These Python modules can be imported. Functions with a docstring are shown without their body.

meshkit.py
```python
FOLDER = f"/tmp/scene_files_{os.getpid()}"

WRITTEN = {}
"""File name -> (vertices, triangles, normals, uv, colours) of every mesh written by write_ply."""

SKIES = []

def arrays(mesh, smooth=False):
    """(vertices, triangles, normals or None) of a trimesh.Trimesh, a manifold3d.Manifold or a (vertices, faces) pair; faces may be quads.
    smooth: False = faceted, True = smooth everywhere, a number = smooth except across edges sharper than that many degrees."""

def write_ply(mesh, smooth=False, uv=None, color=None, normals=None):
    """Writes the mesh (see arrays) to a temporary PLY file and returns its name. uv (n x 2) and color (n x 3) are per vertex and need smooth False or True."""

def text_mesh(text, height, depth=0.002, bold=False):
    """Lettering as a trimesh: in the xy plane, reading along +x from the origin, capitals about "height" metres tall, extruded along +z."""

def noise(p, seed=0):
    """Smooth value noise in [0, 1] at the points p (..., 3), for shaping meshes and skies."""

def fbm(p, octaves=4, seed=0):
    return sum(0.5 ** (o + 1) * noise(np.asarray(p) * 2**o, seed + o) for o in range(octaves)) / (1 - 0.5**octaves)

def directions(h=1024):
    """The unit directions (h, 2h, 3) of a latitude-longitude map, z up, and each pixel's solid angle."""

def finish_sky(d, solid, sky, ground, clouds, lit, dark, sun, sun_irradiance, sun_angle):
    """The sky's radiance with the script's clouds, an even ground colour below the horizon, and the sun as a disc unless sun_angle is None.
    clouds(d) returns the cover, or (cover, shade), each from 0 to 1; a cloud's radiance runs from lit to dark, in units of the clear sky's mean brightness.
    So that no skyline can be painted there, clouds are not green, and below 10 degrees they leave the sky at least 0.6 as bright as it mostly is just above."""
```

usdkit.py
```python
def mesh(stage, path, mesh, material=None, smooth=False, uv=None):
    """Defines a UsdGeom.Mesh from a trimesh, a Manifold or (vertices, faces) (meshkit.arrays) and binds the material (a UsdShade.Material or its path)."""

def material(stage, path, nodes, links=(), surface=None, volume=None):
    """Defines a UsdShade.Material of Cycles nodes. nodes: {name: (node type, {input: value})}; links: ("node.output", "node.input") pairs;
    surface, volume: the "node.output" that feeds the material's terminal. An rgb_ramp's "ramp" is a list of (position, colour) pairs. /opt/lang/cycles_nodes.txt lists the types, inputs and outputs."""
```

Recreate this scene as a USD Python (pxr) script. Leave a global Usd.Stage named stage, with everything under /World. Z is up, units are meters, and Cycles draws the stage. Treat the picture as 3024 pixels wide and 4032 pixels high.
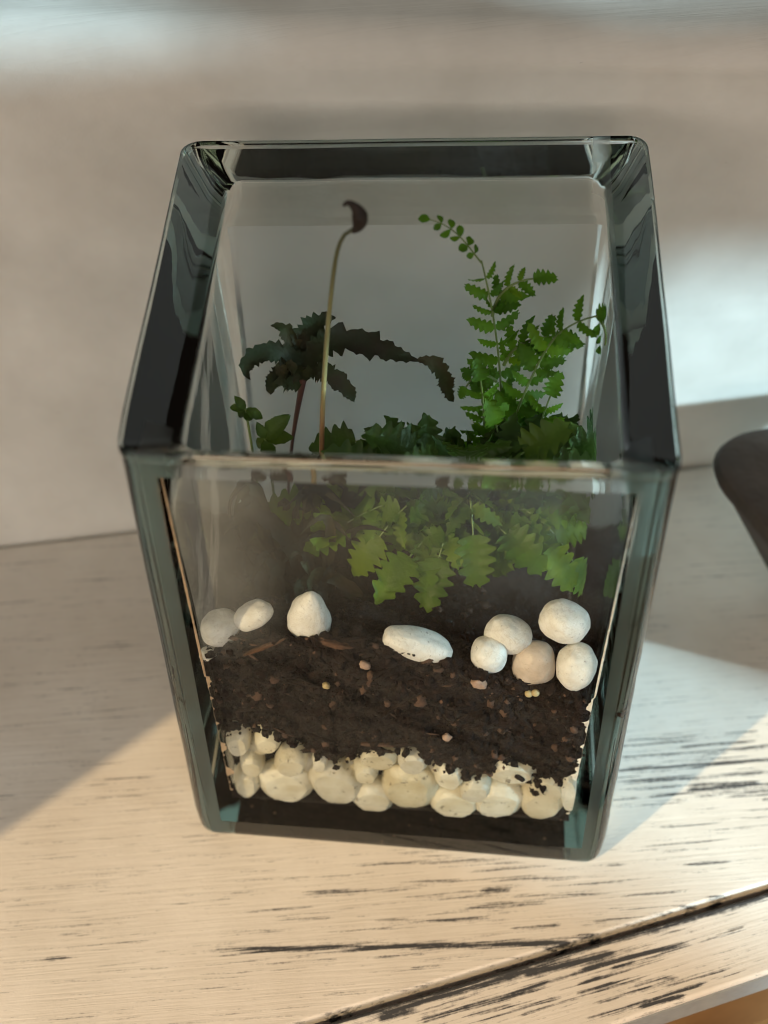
import math, random
import numpy as np, trimesh, usdkit, meshkit
from pxr import Usd, UsdGeom, UsdLux, UsdShade, Gf, Sdf

random.seed(7)
RNG = np.random.default_rng(7)
stage = Usd.Stage.CreateInMemory()
UsdGeom.SetStageUpAxis(stage, "Z")
UsdGeom.SetStageMetersPerUnit(stage, 1.0)
UsdGeom.Xform.Define(stage, "/World")
UsdGeom.Scope.Define(stage, "/World/Looks")

# ---------------------------------------------------------------- camera
EXPOSURE = 0.0
cam = UsdGeom.Camera.Define(stage, "/World/Camera")
_r, _u, _d = (0.99850785, 0.052895, -0.0135714), (-0.03072356, 0.74961076, 0.66116547), (-0.04514562, 0.65976195, -0.75011735)
_e = (0.01064977, -0.18367980, 0.33298377)
cam.AddTransformOp().Set(Gf.Matrix4d(*_r, 0, *_u, 0, *[-c for c in _d], 0, *_e, 1))
cam.CreateFocalLengthAttr(6.0)
cam.CreateHorizontalApertureAttr(2.9955)
cam.CreateFStopAttr(1.15)
cam.CreateFocusDistanceAttr(0.332)
cam.CreateExposureAttr(EXPOSURE)
cam.CreateClippingRangeAttr(Gf.Vec2f(0.01, 100))

# ---------------------------------------------------------------- light
def mat(name, nodes, links=(), surface=None, volume=None):
    return usdkit.material(stage, "/World/Looks/" + name, nodes, links, surface=surface, volume=volume)

def distant(name, travel, inten, color, angle):
    L = UsdLux.DistantLight.Define(stage, "/World/" + name)
    L.CreateIntensityAttr(inten); L.CreateColorAttr(Gf.Vec3f(*color)); L.CreateAngleAttr(angle); L.CreateNormalizeAttr(True)
    aim(L, travel)
    return L

def aim(L, travel, pos=(0, 0, 0)):
    z = -np.array(travel, float); z /= np.linalg.norm(z)
    x = np.cross([0, 0, 1.0], z); x /= np.linalg.norm(x); y = np.cross(z, x)
    L.AddTransformOp().Set(Gf.Matrix4d(*x, 0, *y, 0, *z, 0, *pos, 1))

def rect(name, pos, target, w, h, inten, color):
    L = UsdLux.RectLight.Define(stage, "/World/" + name)
    L.CreateWidthAttr(w); L.CreateHeightAttr(h); L.CreateIntensityAttr(inten); L.CreateColorAttr(Gf.Vec3f(*color)); L.CreateNormalizeAttr(False)
    aim(L, np.array(target, float) - np.array(pos, float), pos)
    return L

WARM_AZ, WARM_EL = math.radians(44.5), math.radians(30)      # where the warm light travels to, and its height
WARM = (math.cos(WARM_AZ) * math.cos(WARM_EL), math.sin(WARM_AZ) * math.cos(WARM_EL), -math.sin(WARM_EL))
COOL_AZ, COOL_EL = math.radians(154.5), math.radians(20)
COOL = (math.cos(COOL_AZ) * math.cos(COOL_EL), math.sin(COOL_AZ) * math.cos(COOL_EL), -math.sin(COOL_EL))
distant("warm_light", WARM, 0.80, (1.0, 0.72, 0.40), 0.7)
distant("cool_light", COOL, 1.8, (0.60, 0.90, 1.06), 2.0)
dome = UsdLux.DomeLight.Define(stage, "/World/room_light")
UsdShade.MaterialBindingAPI.Apply(dome.GetPrim()).Bind(mat("room_light", {"b": ("background_shader", {"color": (0.24, 0.185, 0.14), "strength": 0.26})}, surface="b.background"))
rect("window_light", (0.75, -0.35, 0.55), (0, 0.04, 0.06), 0.16, 0.40, 5.0, (0.82, 0.95, 1.0))
rect("room_window_light", (-0.25, -0.98, 0.74), (0, 0.1, 0.08), 1.8, 1.0, 3.7, (1.0, 0.885, 0.80))  # frontal fill added behind the camera to brighten the back board
rect("ceiling_lamp_light", (-0.65, -0.35, 0.45), (0, 0.04, 0.05), 0.14, 0.36, 9.0, (1.0, 0.50, 0.38))  # added fill from the left, warms the left of the back board
rect("back_window_light", (-0.72, 0.70, 0.36), (0.04, 0.05, 0.13), 0.4, 0.12, 5.0, (0.88, 0.97, 1.0))  # added for a thin highlight on the right inner lip
rect("ceiling_light", (-0.35, 0.95, 1.10), (0, 0.05, 0.1), 2.2, 0.9, 0.42, (0.92, 1.0, 0.95))  # added above and behind, so the rim has something pale to reflect

# ---------------------------------------------------------------- helpers
COUNT = {}
def numbered(path):
    COUNT[path] = COUNT.get(path, -1) + 1
    return path if COUNT[path] == 0 else "%s_%03d" % (path, COUNT[path])

def tag(prim, label=None, cat=None, group=None, kind=None):
    p = prim.GetPrim() if hasattr(prim, "GetPrim") else prim
    for k, v in (("label", label), ("category", cat), ("group", group), ("kind", kind)):
        if v: p.SetCustomDataByKey(k, v)
    return prim

def obj(name, mesh, m, parent=None, smooth=40):
    base = (str(parent.GetPath()) if parent is not None else "/World") + "/" + name
    return usdkit.mesh(stage, numbered(base), mesh, m, smooth=smooth).GetPrim()

def thing(name, label, cat, group=None, kind=None):
    x = UsdGeom.Xform.Define(stage, numbered("/World/" + name)).GetPrim()
    tag(x, label, cat, group, kind)
    return x

def vec(*a): return np.array(a, float)
def unit(v): v = np.asarray(v, float); return v / (np.linalg.norm(v) + 1e-12)

def smoothpath(pts, n=24):
    p = np.asarray(pts, float)
    from scipy.interpolate import CubicSpline, PchipInterpolator
    t = np.r_[0, np.cumsum(np.linalg.norm(np.diff(p, axis=0), axis=1))]
    f = CubicSpline(t, p) if len(p) > 2 else (lambda s: p[0] + (p[-1] - p[0]) * (s / t[-1])[:, None])
    return f(np.linspace(0, t[-1], n))

def tube(pts, rad, sides=8):
    p = np.asarray(pts, float); n = len(p)
    rad = np.interp(np.linspace(0, 1, n), np.linspace(0, 1, len(np.atleast_1d(rad))), np.atleast_1d(rad))
    t = np.gradient(p, axis=0); t /= np.linalg.norm(t, axis=1, keepdims=True) + 1e-12
    a = np.cross(t, [0.31, 0.17, 0.93] if abs(t[0, 0]) > 0.5 else [0.95, 0.2, 0.1]); a /= np.linalg.norm(a, axis=1, keepdims=True)
    b = np.cross(t, a); ang = np.arange(sides) * 2 * math.pi / sides
    v = (p[:, None] + rad[:, None, None] * (np.cos(ang)[None, :, None] * a[:, None] + np.sin(ang)[None, :, None] * b[:, None])).reshape(-1, 3)
    f = []
    for i in range(n - 1):
        for j in range(sides):
            k = (j + 1) % sides
            f += [[i * sides + j, i * sides + k, (i + 1) * sides + k], [i * sides + j, (i + 1) * sides + k, (i + 1) * sides + j]]
    c0, c1 = len(v), len(v) + 1
    v = np.vstack([v, p[0], p[-1]])
    for j in range(sides):
        k = (j + 1) % sides
        f += [[c0, k, j], [c1, (n - 1) * sides + j, (n - 1) * sides + k]]
    return v, np.array(f)

def grid_faces(n, m):
    i, j = np.meshgrid(np.arange(n - 1), np.arange(m - 1), indexing="ij")
    a = (i * m + j).ravel(); b = a + 1; c = a + m + 1; d = a + m
    return np.vstack([np.stack([a, b, c], 1), np.stack([a, c, d], 1)])

def join(parts):
    vs, fs, n = [], [], 0
    for v, f in parts:
        vs.append(np.asarray(v)); fs.append(np.asarray(f) + n); n += len(v)
    return np.vstack(vs), np.vstack(fs)

def blade(base, along, up, L, W, shape="fan", cup=0.25, droop=0.25, seed=0, nu=25, nv=5):
    """A leaf: a thin curved sheet that grows from base."""
    along = unit(along); side = unit(np.cross(along, up)); nrm = np.cross(side, along)
    u = np.linspace(0, 1, nu)[:, None]; v = np.linspace(-1, 1, nv)[None, :]
    if shape == "fan":
        w = np.interp(u, [0, .12, .35, .62, .85, 1], [.08, .35, .8, 1, .86, .5])
        tip = 1 - 0.10 * v ** 2 - 0.05 * np.cos(v * 9 + seed) ** 2 * (u > .6)
    elif shape == "pinna":
        w = np.interp(u, [0, .1, .3, .65, .9, 1], [.3, .85, 1, .85, .55, .22]) * (.80 + .20 * np.abs(np.sin(u * 11 + seed))); tip = 1 + .06 * np.cos(v * 3 + seed)
    elif shape == "lacy":
        w = np.interp(u, [0, .1, .3, .65, .9, 1], [.3, .9, 1, .85, .55, .25]) * (.50 + .50 * np.abs(np.sin(u * 15.7 + .6 + .2 * (seed % 5)))); tip = 1 + .05 * np.cos(v * 3 + seed)
    elif shape == "oval":
        w = np.interp(u, [0, .15, .45, .75, .93, 1], [.06, .55, 1, .8, .35, .06]); tip = np.ones_like(v)
    else:
        w = np.interp(u, [0, .2, .5, .8, 1], [.1, .8, 1, .55, .04]); tip = np.ones_like(v)
    rg = np.random.default_rng(seed + 11)
    edge = 1 + rg.uniform(-.14, .12, (nu, nv)) * (np.abs(v) > .9) * .5
    X = u * L * tip; Y = v * w * W * edge
    Z = cup * W * (v ** 2) * w - droop * L * u ** 2 + 0.05 * L * np.sin(5 * u + seed) * np.cos(2 * v)
    P = (np.asarray(base) + X[..., None] * along + Y[..., None] * side + Z[..., None] * nrm).reshape(-1, 3)
    for lim, sg in ((.0370, 1), (-.0370, -1)):          # leaves bend along the glass instead of growing into it
        q = sg * P[:, 0]; P[:, 0] = np.where(q > .0370, sg * (.0370 + .0036 * np.tanh((q - .0370) / .0036)), P[:, 0])
    P[:, 1] = np.maximum(P[:, 1], .0085)
    return P, grid_faces(nu, nv)

def ribbon(path, width, up, serr=0.25, seed=0, cup=0.3, n=30):
    """A long serrated leaf that follows a path."""
    p = smoothpath(path, n); t = np.gradient(p, axis=0); t /= np.linalg.norm(t, axis=1, keepdims=True)
    s = np.cross(t, up); s /= np.linalg.norm(s, axis=1, keepdims=True); nn = np.cross(s, t)
    u = np.linspace(0, 1, n); prof = np.interp(u, [0, .08, .3, .7, .92, 1], [.18, .6, 1, .9, .4, .03])
    rg = np.random.default_rng(seed)
    teeth = 1 + serr * (((u * 11 + .9 * np.sin(u * 9 + seed)) % 1) - .6) * (.6 + .6 * np.sin(u * 13 + 2 * seed) ** 2)
    v = np.linspace(-1, 1, 7)
    w = width * prof[:, None] * np.where(np.abs(v)[None] > .9, teeth[:, None] * (1 + .15 * rg.uniform(-1, 1, (n, 1))), 1)
    P = p[:, None] + (v[None, :] * w)[..., None] * s[:, None] + (cup * width * prof[:, None] * (v[None] ** 2 - .3) + .12 * width * np.sin(u * 17 + seed)[:, None] * v[None])[..., None] * nn[:, None]
    return P.reshape(-1, 3), grid_faces(n, 7)

def pebble(c, r, rot=(0, 0, 0), seed=0, bump=0.10, sub=3, power=2.0, taper=0.0, flat=None):
    m = trimesh.creation.icosphere(sub)
    v = np.array(m.vertices)
    v = v * (np.sum(np.abs(v) ** power, 1) ** (-1 / power))[:, None]
    n = meshkit.fbm(v * 1.1 + 20 + seed * 3.7, 3, seed) - .5
    v = v * (1 + 2 * bump * n)[:, None]
    v[:, :2] *= (1 - taper * v[:, 2:3])
    v = v * np.asarray(r)
    R = trimesh.transformations.euler_matrix(*[math.radians(a) for a in rot])[:3, :3]
    v = v @ R.T + np.asarray(c)
    return v, np.array(m.faces)

# the vase is hand-pressed and slightly out of square: the same small shift is given to the glass and to all that lies against it
H = 0.1365
RIMC = [(-.0495, .0003), (.0504, -.0001), (.0499, .0994), (-.0504, .0939)]
BOTC = [(-.0497, .0018), (.0491, -.0026), (.0491, .0972), (-.0497, .0960)]
D0 = 0.0966
def warp(v):
    v = np.array(v, float); a = (v[:, 0] + .05) / .1; b = v[:, 1] / D0; c = v[:, 2] / H
    w = [(1 - a) * (1 - b), a * (1 - b), a * b, (1 - a) * b]
    for k in (0, 1):
        top = sum(wi * q[k] for wi, q in zip(w, RIMC)); bot = sum(wi * q[k] for wi, q in zip(w, BOTC))
        v[:, k] = top * c + bot * (1 - c)
    return v
def dy(x, z): return (1 - z / H) * (-.0004 - .0022 * x / .05)

# ---------------------------------------------------------------- materials
def paint(name, angle, base=(.70, .645, .55), tint=(.62, .565, .48)):
    return mat(name, {
        "g": ("geometry", {}),
        "rot": ("mapping", {"mapping_type": "point", "rotation": (0, 0, -angle)}),
        "s1": ("mapping", {"scale": (34, 1150, 300)}),
        "s2": ("mapping", {"scale": (150, 3000, 900)}),
        "n1": ("noise_texture", {"scale": 1.0, "detail": 5, "roughness": .6, "distortion": .25}),
        "n2": ("noise_texture", {"scale": 1.0, "detail": 3, "roughness": .6}),
        "n3": ("noise_texture", {"scale": 28.0, "detail": 4, "roughness": .6}),
        "n4": ("noise_texture", {"scale": 900.0, "detail": 3, "roughness": .7}),
        "at": ("attribute", {"attribute": "wear"}),
        "a1": ("math", {"math_type": "multiply_add", "value2": .80}),
        "a2": ("math", {"math_type": "multiply_add", "value2": .42}),
        "a3": ("math", {"math_type": "multiply_add", "value2": .24}),
        "mk": ("map_range", {"from_min": 1.06, "from_max": 1.24, "to_min": 0, "to_max": .95, "clamp": True}),
        "cb": ("mix_color", {"a": base, "b": tint}),
        "r3": ("map_range", {"from_min": .35, "from_max": .65, "clamp": True}),
        "cc": ("mix_color", {"b": (.025, .028, .034)}),
        "hs": ("math", {"math_type": "multiply_add", "value2": -.7}),
        "h2": ("math", {"math_type": "multiply_add", "value2": .25}),
        "bp": ("bump", {"strength": .35, "distance": .0005}),
        "p": ("principled_bsdf", {"roughness": .62, "specular_ior_level": .3}),
    }, [("g.position", "rot.vector"), ("rot.vector", "s1.vector"), ("rot.vector", "s2.vector"), ("s1.vector", "n1.vector"), ("s2.vector", "n2.vector"),
        ("g.position", "n3.vector"), ("g.position", "n4.vector"), ("n1.fac", "a1.value1"), ("at.fac", "a1.value3"), ("n2.fac", "a2.value1"), ("a1.value", "a2.value3"),
        ("n4.fac", "a3.value1"), ("a2.value", "a3.value3"), ("a3.value", "mk.value"), ("n3.fac", "r3.value"), ("r3.result", "cb.fac"), ("cb.result", "cc.a"), ("mk.result", "cc.fac"),
        ("cc.result", "p.base_color"), ("mk.result", "hs.value1"), ("n1.fac", "hs.value3"), ("n4.fac", "h2.value1"), ("hs.value", "h2.value3"), ("h2.value", "bp.height"), ("bp.normal", "p.normal")], surface="p.BSDF")

def simple(name, c1, c2, scale=200, rough=.6, bump=.0, bscale=600, spec=.4, sss=0.0, **kw):
    nodes = {"g": ("geometry", {}), "n": ("noise_texture", {"scale": scale, "detail": 4, "roughness": .6}),
             "r": ("map_range", {"from_min": .33, "from_max": .67, "clamp": True}), "c": ("mix_color", {"a": c1, "b": c2}),
             "p": ("principled_bsdf", {"roughness": rough, "specular_ior_level": spec, "subsurface_weight": sss, "subsurface_radius": (1, .8, .6), "subsurface_scale": .004, **kw})}
    links = [("g.position", "n.vector"), ("n.fac", "r.value"), ("r.result", "c.fac"), ("c.result", "p.base_color")]
    if bump:
        nodes |= {"n2": ("noise_texture", {"scale": bscale, "detail": 4}), "b": ("bump", {"strength": .8, "distance": bump})}
        links += [("g.position", "n2.vector"), ("n2.fac", "b.height"), ("b.normal", "p.normal")]
    return mat(name, nodes, links, surface="p.BSDF")

def leafmat(name, c1, c2, trans=.45, rough=.45, scale=160):
    return mat(name, {"g": ("geometry", {}), "n": ("noise_texture", {"scale": scale, "detail": 3}), "r": ("map_range", {"from_min": .3, "from_max": .7, "clamp": True}),
                      "o": ("object_info", {}), "cx": ("mix_color", {"a": c1, "b": c2}), "c": ("mix_color", {"blend_type": "multiply", "fac": 1.0}), "rr": ("rgb_ramp", {"ramp": [(0, (.62, .66, .6)), (.4, (.9, .9, .9)), (.8, (1.15, 1.1, 1.0)), (1, (1.45, 1.15, .8))]}), "t": ("translucent_bsdf", {}),
                      "n2": ("noise_texture", {"scale": 1500, "detail": 2}), "b": ("bump", {"strength": .5, "distance": .0003}),
                      "p": ("principled_bsdf", {"roughness": rough, "specular_ior_level": .22}), "m": ("mix_closure", {"fac": trans})},
               [("g.position", "n.vector"), ("n.fac", "r.value"), ("r.result", "cx.fac"), ("cx.result", "c.a"), ("o.random", "rr.fac"), ("rr.color", "c.b"), ("c.result", "p.base_color"), ("c.result", "t.color"),
                ("g.position", "n2.vector"), ("n2.fac", "b.height"), ("b.normal", "p.normal"), ("p.BSDF", "m.closure1"), ("t.BSDF", "m.closure2")], surface="m.closure")

M = {}
M["plank"] = paint("plank_paint", math.radians(7.5), (.73, .68, .595), (.64, .585, .50))
M["trim"] = paint("trim_paint", math.radians(19.5), (.73, .68, .595), (.64, .585, .50))
M["riser"] = paint("riser_paint", math.radians(9), (.745, .72, .65), (.63, .605, .54))
M["edge_paint"] = simple("edge_paint", (.30, .31, .30), (.24, .25, .25), 90, .6, .0002)
M["floor"] = simple("floor_wood", (.22, .12, .045), (.14, .07, .025), 30, .5)
M["pot"] = simple("dark_clay", (.040, .029, .022), (.075, .057, .044), 70, .7, .0004, 500)
def pebble_mat(name, c1, c2):
    return mat(name, {"g": ("geometry", {}), "t": ("texture_coordinate", {}), "n": ("noise_texture", {"scale": 300, "detail": 5, "roughness": .65}), "r": ("map_range", {"from_min": .34, "from_max": .66, "clamp": True}), "c": ("mix_color", {"a": c1, "b": c2}),
        "v": ("noise_texture", {"scale": 130, "detail": 5, "roughness": .7, "distortion": 1.5}), "vr": ("map_range", {"from_min": .485, "from_max": .5, "clamp": True}), "vr2": ("map_range", {"from_min": .515, "from_max": .5, "clamp": True}), "vm": ("math", {"math_type": "multiply"}), "vs": ("math", {"math_type": "multiply", "value2": .35}),
        "vc": ("mix_color", {"b": (.36, .27, .19)}), "n3": ("noise_texture", {"scale": 900, "detail": 4, "roughness": .8}), "dr": ("map_range", {"from_min": .62, "from_max": .70, "to_max": .75, "clamp": True}), "dc": ("mix_color", {"b": (.10, .065, .045)}),
        "n2": ("noise_texture", {"scale": 600, "detail": 5, "roughness": .7}), "b": ("bump", {"strength": .7, "distance": .0004}),
        "p": ("principled_bsdf", {"roughness": .42, "specular_ior_level": .4, "subsurface_weight": .2, "subsurface_radius": (1, .8, .6), "subsurface_scale": .003})},
        [("g.position", "n.vector"), ("n.fac", "r.value"), ("r.result", "c.fac"), ("g.position", "v.vector"), ("v.fac", "vr.value"), ("v.fac", "vr2.value"), ("vr.result", "vm.value1"), ("vr2.result", "vm.value2"), ("vm.value", "vs.value1"),
         ("c.result", "vc.a"), ("vs.value", "vc.fac"), ("g.position", "n3.vector"), ("n3.fac", "dr.value"), ("vc.result", "dc.a"), ("dr.result", "dc.fac"), ("dc.result", "p.base_color"), ("g.position", "n2.vector"), ("n2.fac", "b.height"), ("b.normal", "p.normal")], surface="p.BSDF")
M["white_pebble"] = pebble_mat("white_pebble", (.77, .745, .70), (.64, .60, .54))
M["pink_pebble"] = pebble_mat("pink_pebble", (.58, .47, .39), (.46, .37, .30))
M["drain_stone"] = mat("drain_stone", {
    "g": ("geometry", {}), "n": ("noise_texture", {"scale": 160, "detail": 4}), "r": ("map_range", {"from_min": .35, "from_max": .66, "clamp": True}), "c": ("mix_color", {"a": (.68, .63, .52), "b": (.52, .45, .33)}),
    "n2": ("noise_texture", {"scale": 420, "detail": 5, "roughness": .7}), "r2": ("map_range", {"from_min": .60, "from_max": .68, "to_max": .8, "clamp": True}), "d": ("mix_color", {"b": (.05, .03, .02)}),
    "oi": ("object_info", {}), "tone": ("mix_color", {"blend_type": "multiply", "fac": 1.0}), "tr": ("rgb_ramp", {"ramp": [(0, (.72, .66, .52)), (.35, (1, 1, 1)), (.7, (.95, .9, .78)), (1, (.85, .85, .85))]}),
    "n5": ("noise_texture", {"scale": 800, "detail": 4, "roughness": .7}), "bp": ("bump", {"strength": .6, "distance": .0004}),
    "p": ("principled_bsdf", {"roughness": .32, "subsurface_weight": .3, "subsurface_radius": (1, .8, .5), "subsurface_scale": .004})},
    [("g.position", "n.vector"), ("n.fac", "r.value"), ("r.result", "c.fac"), ("c.result", "d.a"), ("g.position", "n2.vector"), ("n2.fac", "r2.value"), ("r2.result", "d.fac"), ("d.result", "tone.a"), ("oi.random", "tr.fac"), ("tr.color", "tone.b"), ("tone.result", "p.base_color"), ("g.position", "n5.vector"), ("n5.fac", "bp.height"), ("bp.normal", "p.normal")], surface="p.BSDF")
M["soil"] = mat("potting_soil", {
    "g": ("geometry", {}), "n": ("noise_texture", {"scale": 420, "detail": 6, "roughness": .75}), "ra": ("rgb_ramp", {"ramp": [(0, (.002, .001, .0008)), (.42, (.006, .0028, .0022)), (.55, (.013, .0062, .0048)), (.68, (.030, .0155, .011)), (1, (.075, .043, .03))]}),
    "v": ("voronoi_texture", {"scale": 330}), "vr": ("map_range", {"from_min": .10, "from_max": .16, "to_min": .8, "to_max": 0, "clamp": True}), "v2": ("noise_texture", {"scale": 90, "detail": 2}),
    "vg": ("map_range", {"from_min": .54, "from_max": .6, "clamp": True}), "ml": ("math", {"math_type": "multiply"}), "cm": ("mix_color", {"b": (.22, .12, .08)}),
    "n3": ("noise_texture", {"scale": 700, "detail": 5, "roughness": .7}), "b": ("bump", {"strength": 1.0, "distance": .0012}),
    "p": ("principled_bsdf", {"roughness": .85, "specular_ior_level": .25})},
    [("g.position", "n.vector"), ("n.fac", "ra.fac"), ("g.position", "v.vector"), ("v.distance", "vr.value"), ("g.position", "v2.vector"), ("v2.fac", "vg.value"), ("vr.result", "ml.value1"), ("vg.result", "ml.value2"),
     ("ra.color", "cm.a"), ("ml.value", "cm.fac"), ("cm.result", "p.base_color"), ("g.position", "n3.vector"), ("n3.fac", "b.height"), ("b.normal", "p.normal")], surface="p.BSDF")
M["fleck"] = simple("tan_fleck", (.09, .046, .028), (.04, .02, .013), 400, .8)
M["chip"] = simple("bark_chip", (.11, .055, .03), (.055, .028, .016), 500, .8, .0006, 1500)
M["grit"] = simple("pale_grit", (.36, .25, .19), (.22, .14, .10), 500, .7, .0003)
M["seed"] = simple("pale_seed", (.42, .33, .17), (.33, .25, .12), 500, .5)
M["fern"] = leafmat("fern_leaf", (.105, .25, .014), (.06, .16, .010), .45)
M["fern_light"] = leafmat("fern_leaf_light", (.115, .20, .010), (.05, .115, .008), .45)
M["dark_leaf"] = leafmat("dark_leaf", (.022, .036, .012), (.030, .022, .012), .2, .7)
M["brown_leaf"] = leafmat("brown_leaf", (.006, .004, .0025), (.006, .009, .003), .15, .9)
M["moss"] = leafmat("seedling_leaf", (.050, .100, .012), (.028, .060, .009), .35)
M["green_stem"] = simple("green_stem", (.16, .22, .06), (.10, .15, .04), 200, .5)
M["red_stem"] = simple("red_stem", (.09, .035, .025), (.06, .025, .02), 300, .5)
M["sprout_stem"] = mat("sprout_stem", {"g": ("geometry", {}), "s": ("separate_xyz", {}), "m": ("map_range", {"from_min": .08, "from_max": .150, "clamp": True}),
    "r": ("rgb_ramp", {"ramp": [(0, (.13, .055, .03)), (.28, (.20, .11, .05)), (.45, (.26, .22, .09)), (.72, (.20, .19, .08)), (1, (.07, .075, .03))]}), "p": ("principled_bsdf", {"roughness": .4})},
    [("g.position", "s.vector"), ("s.z", "m.value"), ("m.result", "r.fac"), ("r.color", "p.base_color")], surface="p.BSDF")
M["sprout_head"] = simple("sprout_head", (.012, .008, .006), (.030, .018, .012), 900, .7, .0006)

# glass: thick green-tinted walls; the flat front pane lets lamp light straight in
def between(name, lo, hi, soft=.0004):
    return {name + "a": ("math", {"math_type": "greater_than", "value2": lo}), name + "b": ("math", {"math_type": "less_than", "value2": hi}), name: ("math", {"math_type": "multiply"})}, \
           [(name + "a.value", name + ".value1"), (name + "b.value", name + ".value2")]
gn = {"g": ("geometry", {}), "s": ("separate_xyz", {}), "dt": ("vector_math", {"math_type": "dot_product"}), "ab": ("math", {"math_type": "absolute"}), "om": ("math", {"math_type": "subtract", "value1": 1.0, "use_clamp": True}), "pw": ("math", {"math_type": "power", "value2": 5.0}), "fr": ("math", {"math_type": "multiply_add", "value2": .45, "value3": .009}),
      "tr": ("transparent_bsdf", {"color": (.985, .993, .99)}), "gl": ("glossy_bsdf", {"roughness": .0, "color": (1, 1, 1)}), "pane": ("mix_closure", {}),
      "solid": ("glass_bsdf", {"color": (.985, .993, .99), "roughness": 0.0, "IOR": 1.5}), "mx": ("mix_closure", {}),
      "nz": ("noise_texture", {"scale": 60, "detail": 2}), "bp": ("bump", {"strength": .12, "distance": .0008}),
      "m1": ("math", {"math_type": "multiply"}), "m2": ("math", {"math_type": "multiply"})}
gl = [("g.position", "s.vector"), ("g.incoming", "dt.vector1"), ("g.normal", "dt.vector2"), ("dt.value", "ab.value1"), ("ab.value", "om.value2"), ("om.value", "pw.value1"), ("pw.value", "fr.value1"), ("fr.value", "pane.fac"), ("tr.BSDF", "pane.closure1"), ("gl.BSDF", "pane.closure2"), ("g.position", "nz.vector"), ("nz.fac", "bp.height"), ("bp.normal", "solid.normal")]
for nm, lo, hi, ax in (("bx", -.0427, .0432, "x"), ("by", -.01, .0112, "y"), ("bz", .0080, .1305, "z")):
    n_, l_ = between(nm, lo, hi); gn |= n_; gl += l_ + [(f"s.{ax}", nm + "a.value1"), (f"s.{ax}", nm + "b.value1")]
gl += [("bx.value", "m1.value1"), ("by.value", "m1.value2"), ("m1.value", "m2.value1"), ("bz.value", "m2.value2"), ("m2.value", "mx.fac"), ("solid.BSDF", "mx.closure1"), ("pane.closure", "mx.closure2")]
# the back wall and the wet floor under the stones pass light straight on, too
for nm, lo, hi, ax in (("cx", -.0415, .0415, "x"), ("cy", .086, .12, "y"), ("cz", .012, .119, "z"), ("fy", .010, .0885, "y"), ("fz", .0052, .0090, "z")):
    n_, l_ = between(nm, lo, hi); gn |= n_; gl += l_ + [(f"s.{ax}", nm + "a.value1"), (f"s.{ax}", nm + "b.value1")]
for k_, (a_, b_) in {"m3": ("cx.value", "cy.value"), "m4": ("m3.value", "cz.value"), "m5": ("cx.value", "fy.value"), "m6": ("m5.value", "fz.value")}.items():
    gn[k_] = ("math", {"math_type": "multiply"}); gl += [(a_, k_ + ".value1"), (b_, k_ + ".value2")]
for k_, (a_, b_) in {"o1": ("m2.value", "m4.value"), "o2": ("o1.value", "m6.value")}.items():
    gn[k_] = ("math", {"math_type": "maximum"}); gl += [(a_, k_ + ".value1"), (b_, k_ + ".value2")]
gl = [l_ for l_ in gl if l_ != ("m2.value", "mx.fac")] + [("o2.value", "mx.fac")]
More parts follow.
